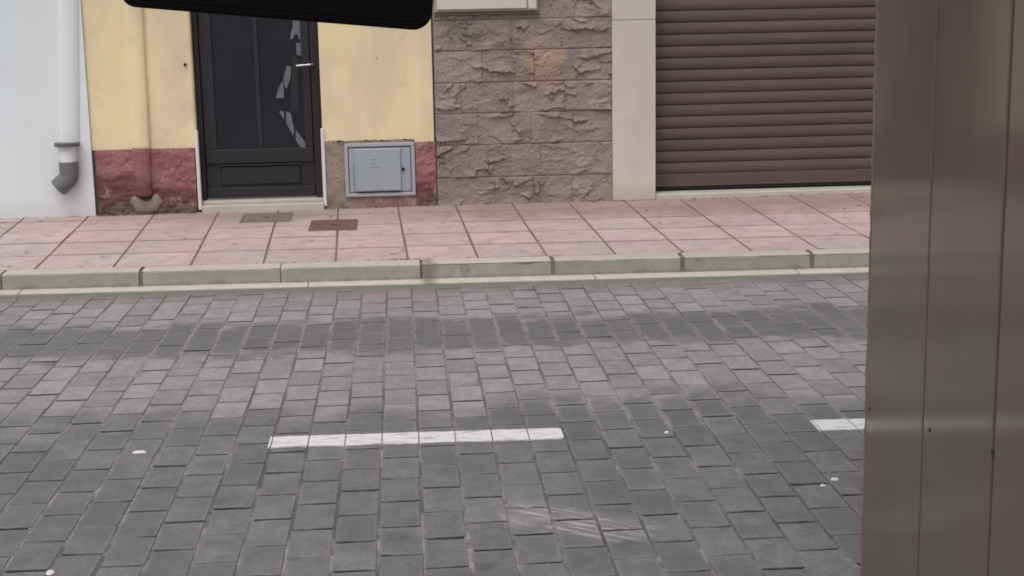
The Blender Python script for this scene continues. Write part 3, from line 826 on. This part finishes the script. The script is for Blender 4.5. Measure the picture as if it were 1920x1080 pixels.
for poly in ([(250,90),(305,90),(312,215),(308,262),(292,268),(284,238),(262,228),(250,262),(230,264),(236,215),(246,200)],
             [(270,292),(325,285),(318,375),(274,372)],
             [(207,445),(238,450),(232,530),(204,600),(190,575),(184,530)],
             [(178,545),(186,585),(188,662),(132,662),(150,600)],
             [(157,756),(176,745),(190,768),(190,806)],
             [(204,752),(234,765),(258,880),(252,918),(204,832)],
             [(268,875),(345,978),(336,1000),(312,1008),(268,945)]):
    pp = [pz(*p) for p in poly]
    part(MB().prism(pp, YD+.000, YD+.003), 'painted_reflection', M['glassrefl'], door)  # thin pale slivers standing in for reflections in the door glass
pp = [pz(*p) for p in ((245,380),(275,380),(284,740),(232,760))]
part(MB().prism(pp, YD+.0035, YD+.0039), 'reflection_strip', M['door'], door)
hx0, hz0 = pz(275, 443); hx1, hz1 = pz(382, 434)
part(MB().tube([(hx0, YD-.05, hz0), (hx1-.012, YD-.05, hz1), (hx1, YD-.045, hz1), (hx1, YD-.004, hz1)], [.0075, .008, .008, .008], 12), 'handle', M['steel'], door)
part(MB().tube([(hx1, YD-.0045, hz1), (hx1, YD-.010, hz1)], [.02, .02], 16), 'handle_rose', M['doorframe'], door)
lx, lz = pz(386, 572)
part(MB().box(lx-.009, lx+.009, YD-.010, YD-.004, lz-.018, lz+.018, .002), 'lock', M['steel'], door)
part(MB().tube([(lx, YD-.0102, lz), (lx, YD-.014, lz)], [.006, .006], 12), 'keyhole', M['doorframe'], door)
part(MB().box(lx-.009, lx+.006, YD-.008, YD-.004, lz-.045, lz-.038, .001), 'key_plate', M['steel'], door)
# small fixing left in the wall by the door
part(MB().tube([(-1.447, YF-.02, 1.148), (-1.447, YF+.01, 1.148)], [.009, .011], 10), 'wall_bolt', M['dark'], yh)

# meter box
mbx = empty('meter_box', (0, 0, 0)); mbx.parent = yh; shift(mbx)
fx0, fx1, fz0, fz1 = -.402, .080, .220, .588
yb = YF-.022
fr = MB(); wv = .024
fr.box(fx0, fx1, yb, YF+.02, fz1-wv, fz1, .003).box(fx0, fx1, yb, YF+.02, fz0, fz0+wv, .003)
fr.box(fx0, fx0+wv, yb+.0005, YF+.02, fz0+wv, fz1-wv, .003).box(fx1-wv, fx1, yb+.0005, YF+.02, fz0+wv, fz1-wv, .003)
part(fr, 'frame', M['boxframe'], mbx)
B('back_panel', M['boxback'], mbx, fx0+wv-.002, fx1-wv+.002, YF-.006, YF+.02, fz0+wv-.002, fz1-wv+.002)
B('door_panel', M['box'], mbx, fx0+wv+.006, fx1-wv-.006, yb+.004, YF-.008, fz0+wv+.007, fz1-wv-.010, .004)
B('lid', M['box'], mbx, -.333, -.016, yb-.012, yb+.0035, fz0+wv+.012, fz1-wv-.014, .006)
B('hinge_groove', M['boxback'], mbx, -.345, -.341, yb+.001, yb+.0038, fz0+.04, fz1-.14)
B('shadow_gap', M['dark'], mbx, -.315, -.03, yb-.004, yb+.0032, fz0+wv+.0045, fz0+wv+.0115)
for q, (a, b_) in enumerate(((-.225, -.185), (-.225, -.19), (-.225, -.155))):
    B('printed_line', M['print'], mbx, a, b_, yb-.0128, yb-.0118, .472-q*.026, .478-q*.026)
part(MB().tube([(-.003, yb+.0036, .405), (-.003, yb-.010, .405)], [.011, .010], 12), 'lock', M['dark'], mbx)
part(MB().box(-.003, .012, yb-.009, yb-.004, .395, .403, .001), 'lock_tab', M['dark'], mbx)

# ------------------------------------------------------------ stone clad house with garage shutter
gh = empty('stone_house', (2, YF, .1)); tag(gh, 'house clad in rough brown stone blocks with a brown garage shutter', 'house')
SX0, SX1 = .232, 1.452
B('mortar_backing', M['mortar'], gh, SX0-.006, SX1+.002, YF+.006, YF+.3, .125, 3.6)
zr = [.134, .331, .557, .775, .983, 1.200, 1.409, 1.61, 1.82, 2.03, 2.25, 2.46, 2.67, 2.88, 3.10, 3.31, 3.52]
cuts = [[.63, .905, 1.17], [.587, .95], [.52, .89, 1.18], [.41, .766, 1.126], [.56, .918], [.46, .766, 1.11], [.50, .85, 1.2],
        [.6, .97], [.48, .83, 1.17], [.55, .93], [.44, .8, 1.15], [.6, .95], [.5, .88], [.42, .78, 1.14], [.57, .92], [.5, .85, 1.2]]
def stone_face(x0, x1, z0, z1, sd_, row):
    off = ((sd_*.618) % 1-.5)*.006; o2 = (sd_*.377) % 1
    def h(x, z):
        ez = min(z-z0, z1-z); ex = min(x-x0, x1-x)
        m_ = min(1, .5+ez/.014)*min(1, .8+ex/.02)
        warp = fbm(x*3.6+row*3.1, z*5, 1.5, 3)*1.0+fbm(x*11, z*12+row, 3.5, 3)*.34+abs(fbm(x*26, z*20, 6.5, 2))*.30
        t = (z-z0)*10.5+warp+o2*.9
        fr = t-math.floor(t); cell = noise.cell(Vector((math.floor(t), row, math.floor(x*9+fbm(x*3, z*9, 2, 2)*2))))
        saw = (1-fr)**1.25
        mask = max(0, min(1, fbm(x*5+7, z*8+row*2, 9.1, 3)*1.8+.55))
        hh = .010+mask*.028*saw*(.30+.70*cell)+off+fbm(x*9, z*12, 4.4, 3)*.006+fbm(x*44, z*60, 2.2, 3)*.0026
        return max(0.0, hh)*m_+.002
    return h
sdn = 1
for j, cs in enumerate(cuts):
    ed = [SX0]+cs+[SX1]
    for a, b_ in zip(ed[:-1], ed[1:]):
        x0, x1, z0, z1 = a+.0006, b_-.0006, zr[j]+.0012, zr[j+1]-.0012
        sdn += 1
        fine = zr[j] < 1.7
        nx = int((x1-x0)/(.0048 if fine else .03)); nz = int((z1-z0)/(.0048 if fine else .03))
        if j == 0: z0 = .132
        o = relief(x0, x1, z0, z1, YF, .004, stone_face(x0, x1, z0, z1, sdn, j), nx, nz).build('stone_block', M['stone'], gh)
        shift(o); settle(o)
# pilasters of pale slabs
def pil(x0, x1):
    zc = [.142, 1.386, 2.5, 3.6]
    for a, b_ in zip(zc[:-1], zc[1:]):
        o = B('pilaster_slab', M['pillar'], gh, x0+.001, x1, YF-.032, YF+.3, a+.0015, b_-.0015, .003); settle(o)
pil(1.452, 1.754); pil(4.35, 4.65)
B('wall', M['pillar'], gh, 4.653, 6.1, YF+.003, YF+.3, .12, 3.6)
B('lintel', M['pillar'], gh, 1.757, 4.347, YF-.03, YF+.3, 2.62, 3.6, .003)
B('cornice', M['pillar'], gh, .222, 6.1, YF-.09, YF+.3, 3.603, 3.7, .01)
B('threshold', M['step'], gh, 1.757, 4.347, YF-.02, YF+.26, .1, .1795, .008)
sh = empty('roller_shutter', (0, 0, 0)); sh.parent = gh; shift(sh)
YS = YF+.12; SP = .0815
# one slat profile, shared mesh
ns = 10; w_ = 2.60
mb = MB()
prof = [(0.010, 0.0), (0.0035, .001), (.0005, .006)]
for k in range(9):
    u = k/8; prof.append((-.0062*math.sin(math.pi*(u**.8))-.0005, .008+(SP-.016)*u))
prof += [(.0045, SP-.005), (.010, SP-.003)]
for x in (1.745, 1.745+w_): mb.v += [(x, y, z) for y, z in prof]
k = len(prof)
mb.f += [(i, i+k, i+k+1, i+1) for i in range(k-1)]
me = None
z = .306
while z < 2.62:
    if me is None:
        o = mb.build('slat', M['shutter'], sh, fix=False); me = o.data
    else: o = link('slat', me, sh)
    shift(o); o.location = o.location+Vector((R.uniform(-.002, .002), YS+R.uniform(-.0006, .0006), z-.0035))
    z += SP
B('bottom_bar', M['shutter'], sh, 1.757, 4.347, YS-.004, YS+.012, .214, .3015, .003)
B('bottom_seal', M['dark'], sh, 1.757, 4.347, YS-.001, YS+.010, .1925, .2125)
B('bottom_lip', M['shutter'], sh, 1.757, 4.347, YS-.012, YS-.0045, .214, .228, .002)
B('guide_rail', M['darkgap'], sh, 1.7545, 1.768, YS-.03, YS-.013, .181, 2.618)
B('guide_rail', M['darkgap'], sh, 4.336, 4.3495, YS-.03, YS-.013, .181, 2.618)
B('backing', M['dark'], sh, 1.757, 4.347, YS+.03, YS+.035, .18, 2.618)
# cream cabinet above the stones
cb = empty('wall_cabinet', (0, 0, 0)); cb.parent = gh; shift(cb)
B('body', M['cabinetframe'], cb, .246, .942, YF-.055, YF+.005, 1.463, 2.15, .004)
B('door_panel', M['cabinet'], cb, .262, .868, YF-.072, YF-.0555, 1.478, 2.13, .005)
B('side_strip', M['cabinet'], cb, .878, .934, YF-.064, YF-.0555, 1.476, 2.13, .003)
B('sill', M['mortar'], cb, .236, .955, YF-.040, YF+.004, 1.440, 1.4615, .004)

# ------------------------------------------------------------ brown clad building beside the camera
nb = empty('clad_wall', (1.10, 3.470, 0)); tag(nb, 'brown glossy tiled wall filling the right edge of the view', 'wall')
WX, WY = 1.10, 3.470
B('core', M['cladjoint'], nb, WX+.006, 3.6, -3.0, WY-.022, -.1, 4.2)
ej = [WY-.012] + [WY-.42-.38*k for k in range(15)]
for a, b_ in zip(ej[1:], ej[:-1]):
    for z0, z1 in ((.0, 2.1), (2.1, 4.2)):
        o = MB().box(WX+R.uniform(-.0007, .0007), WX+.012, a+.0062, b_-.0062, z0+.002, z1-.002, .0018).build('cladding_panel', M['clad'], nb)
        shift(o); settle(o); o.rotation_euler = (0, 0, R.uniform(-.0016, .0016))
for k in range(6):
    for z0, z1 in ((.0, 2.1), (2.1, 4.2)):
        o = MB().box(WX+.012+k*.4+.003, WX+.012+(k+1)*.4-.003, WY-.020, WY-.006, z0+.002, z1-.002, .002).build('cladding_panel', M['clad'], nb)
        shift(o); settle(o)
# raw chipped edge strip at the corner
mb = MB(); nz = 520
for j in range(nz+1):
    z = 4.2*j/nz; c = fbm(z*28, 0, 0, 4)*.008+max(0, fbm(z*60, 3, 0, 2)-.25)*-.012
    mb.v += [(WX+.012, WY-.013, z), (WX-.0005, WY-.0115, z), (WX-.0005+fbm(z*50, 2, 1, 2)*.0006, WY+c-.002, z), (WX+.004, WY+c, z), (WX+.016, WY+c, z)]
for j in range(nz):
    for i in range(4): q = 5*j+i; mb.f.append((q, q+1, q+6, q+5))
part(mb, 'edge_strip', M['pinkedge'], nb, False)
for (y, z, r_) in ((WY-.045, .70, .004), (WY-.465, .777, .0055), (WY-.80, .84, .004)):
    part(MB().tube([(WX-.0022, y, z), (WX+.002, y, z)], [r_*.7, r_], 9), 'speck', M['dark'], nb)
B('coping', M['mortar'], nb, WX-.03, 3.62, -3.0, WY+.03, 4.203, 4.28)
nb.location = (.990, 3.12, 0); nb.rotation_euler = (0, 0, rad(-2.6))      # the wall opens a little towards the street

# ------------------------------------------------------------ small scraps on the road
def scrap(x, y, sx, sy, label, name='litter', seed=0):
    mb = MB(); n = 9; ring = []
    for k in range(n):
        a = 2*math.pi*k/n; q = 1+.3*fbm(math.cos(a)*1.5, math.sin(a)*1.5, seed, 2)
        ring.append((math.cos(a)*sx*q, math.sin(a)*sy*q))
    mb.v = [(a, b_, .0) for a, b_ in ring]+[(a*.8, b_*.8, .006) for a, b_ in ring]+[(0, 0, .008)]
    for k in range(n):
        j = (k+1) % n; mb.f += [(k, j, n+j, n+k), (n+k, n+j, 2*n)]
    o = mb.build(name, M['paper'], smooth=True); o.location = (x, y, .0005); tag(o, label, 'litter', 'white scraps on the road')
scrap(-.974, 5.262, .026, .009, 'elongated white scrap lying left of the long white dash', seed=1)
scrap(-1.036, 4.126, .013, .015, 'white chip on the road at the lower left corner', seed=2)
scrap(1.382, 4.65, .014, .007, 'white scrap nearest the brown tiled wall, below the cut off dash', seed=3)
scrap(1.326, 4.592, .009, .007, 'smaller white scrap just left of its twin by the tiled wall', seed=4)
scrap(.929, 5.251, .009, .006, 'white scrap between the two white dashes', seed=5)

# crumbs of plaster and soil swept against the walls and the kerb
mb = MB()
def crumb(x, y, z, r_):
    b = len(mb.v); q = [R.uniform(.6, 1.2)*r_ for _ in range(5)]
    mb.v += [(x-q[0], y-q[1]*.7, z), (x+q[1], y-q[2]*.7, z), (x+q[2], y+q[3]*.7, z), (x-q[3], y+q[0]*.7, z), (x+q[4]*.2, y, z+q[4]*.8)]
    mb.f += [(b, b+1, b+4), (b+1, b+2, b+4), (b+2, b+3, b+4), (b+3, b, b+4), (b+3, b+2, b+1, b)]
for _ in range(520):
    x = R.choice((R.uniform(-3, 3.3), R.uniform(-2.1, -1.42), R.uniform(-.55, .25)))
    if DX0+.02 < x < DX1-.01: continue
    fr = YF-.02 if x < -2.1 else (YF-.012 if x < .23 else (YF-.02 if x < 1.45 else YF-.034))
    y = fr-.004-abs(R.gauss(0, .014)); crumb(x, y, zs(x, y)-.001, R.uniform(.003, .010))
for _ in range(120):
    x = R.choice((R.gauss(-.03, .06), R.uniform(-2.2, 2.6))); y = ks(x)+abs(R.gauss(0, .012)); crumb(x, y, zs(x, y)-.001, R.uniform(.002, .007))
for _ in range(90):
    x = R.uniform(-2.3, 2.6); y = kf(x)-.012-abs(R.gauss(0, .008)); crumb(x, y, .014, R.uniform(.002, .006))
tag(mb.build('crumbs', simple('soil_crumbs', rgb(104, 88, 78), .95, .3, 30, .3, 90), None), kind='stuff')

# ------------------------------------------------------------ rear-view mirror at the top of the view
MD = .9
def mp(px, py, d=MD):
    return Vector((0, 0, H))+(fw*FPX+rv*(px-960)-uv*(py-540))/FPX*d
rm = empty('rear_view_mirror'); tag(rm, 'black rounded rear-view mirror hanging into the top of the view', 'mirror')
A = mp(250, 13.5); Bq = mp(790, 57.5)
ux = (Bq-A).normalized(); uy = (uv-ux*uv.dot(ux)).normalized(); uz = ux.cross(uy)     # uz points back to the camera
Wm = (mp(810, 40)-mp(222, 0)).dot(ux); Hm = .066
org = A-ux*.0095
rm.matrix_world = Matrix((ux, uy, uz)).transposed().to_4x4(); rm.location = org+ux*Wm/2+uy*Hm/2
def rounded(wd, ht, r_, n=8):
    pts = []
    for (sx, sy, a0) in ((1, -1, -90), (1, 1, 0), (-1, 1, 90), (-1, -1, 180)):
        for k in range(n+1):
            a = rad(a0+90*k/n); pts.append((sx*(wd/2-r_)+math.cos(a)*r_, sy*(ht/2-r_)+math.sin(a)*r_))
    return pts
def shell(levels, name, mat, cap0=True, cap1=True):
    mb = MB(); n = None
    for (wd, ht, r_, z) in levels:
        p = rounded(wd, ht, r_); n = len(p); mb.v += [(x, y, z) for x, y in p]
    for j in range(len(levels)-1):
        for k in range(n): mb.f.append((j*n+k, j*n+(k+1) % n, (j+1)*n+(k+1) % n, (j+1)*n+k))
    if cap0: mb.f.append(tuple(range(n))[::-1])
    if cap1: mb.f.append(tuple((len(levels)-1)*n+k for k in range(n)))
    return mb.build(name, mat, rm, smooth=False, fix=True)
shell([(Wm*.55, Hm*.5, .012, -.034), (Wm*.8, Hm*.8, .014, -.026), (Wm*.95, Hm*.94, .013, -.012), (Wm, Hm, .0115, 0), (Wm-.001, Hm-.001, .011, .003), (Wm-.006, Hm-.006, .009, .0035), (Wm-.008, Hm-.008, .008, .002)], 'housing', M['black'])
shell([(Wm-.009, Hm-.009, .008, .0015), (Wm-.009, Hm-.009, .008, .0026)], 'glass', M['blackglass'])
MB().tube([(0, .01, -.03), (0, .03, -.052), (0, .075, -.066), (0, .13, -.072)], [.011, .008, .008, .013], 14).build('stem', M['black'], rm, fix=True)
MB().tube([(0, .13, -.072), (0, .138, -.073)], [.024, .026], 18).build('mounting_foot', M['black'], rm, fix=True)
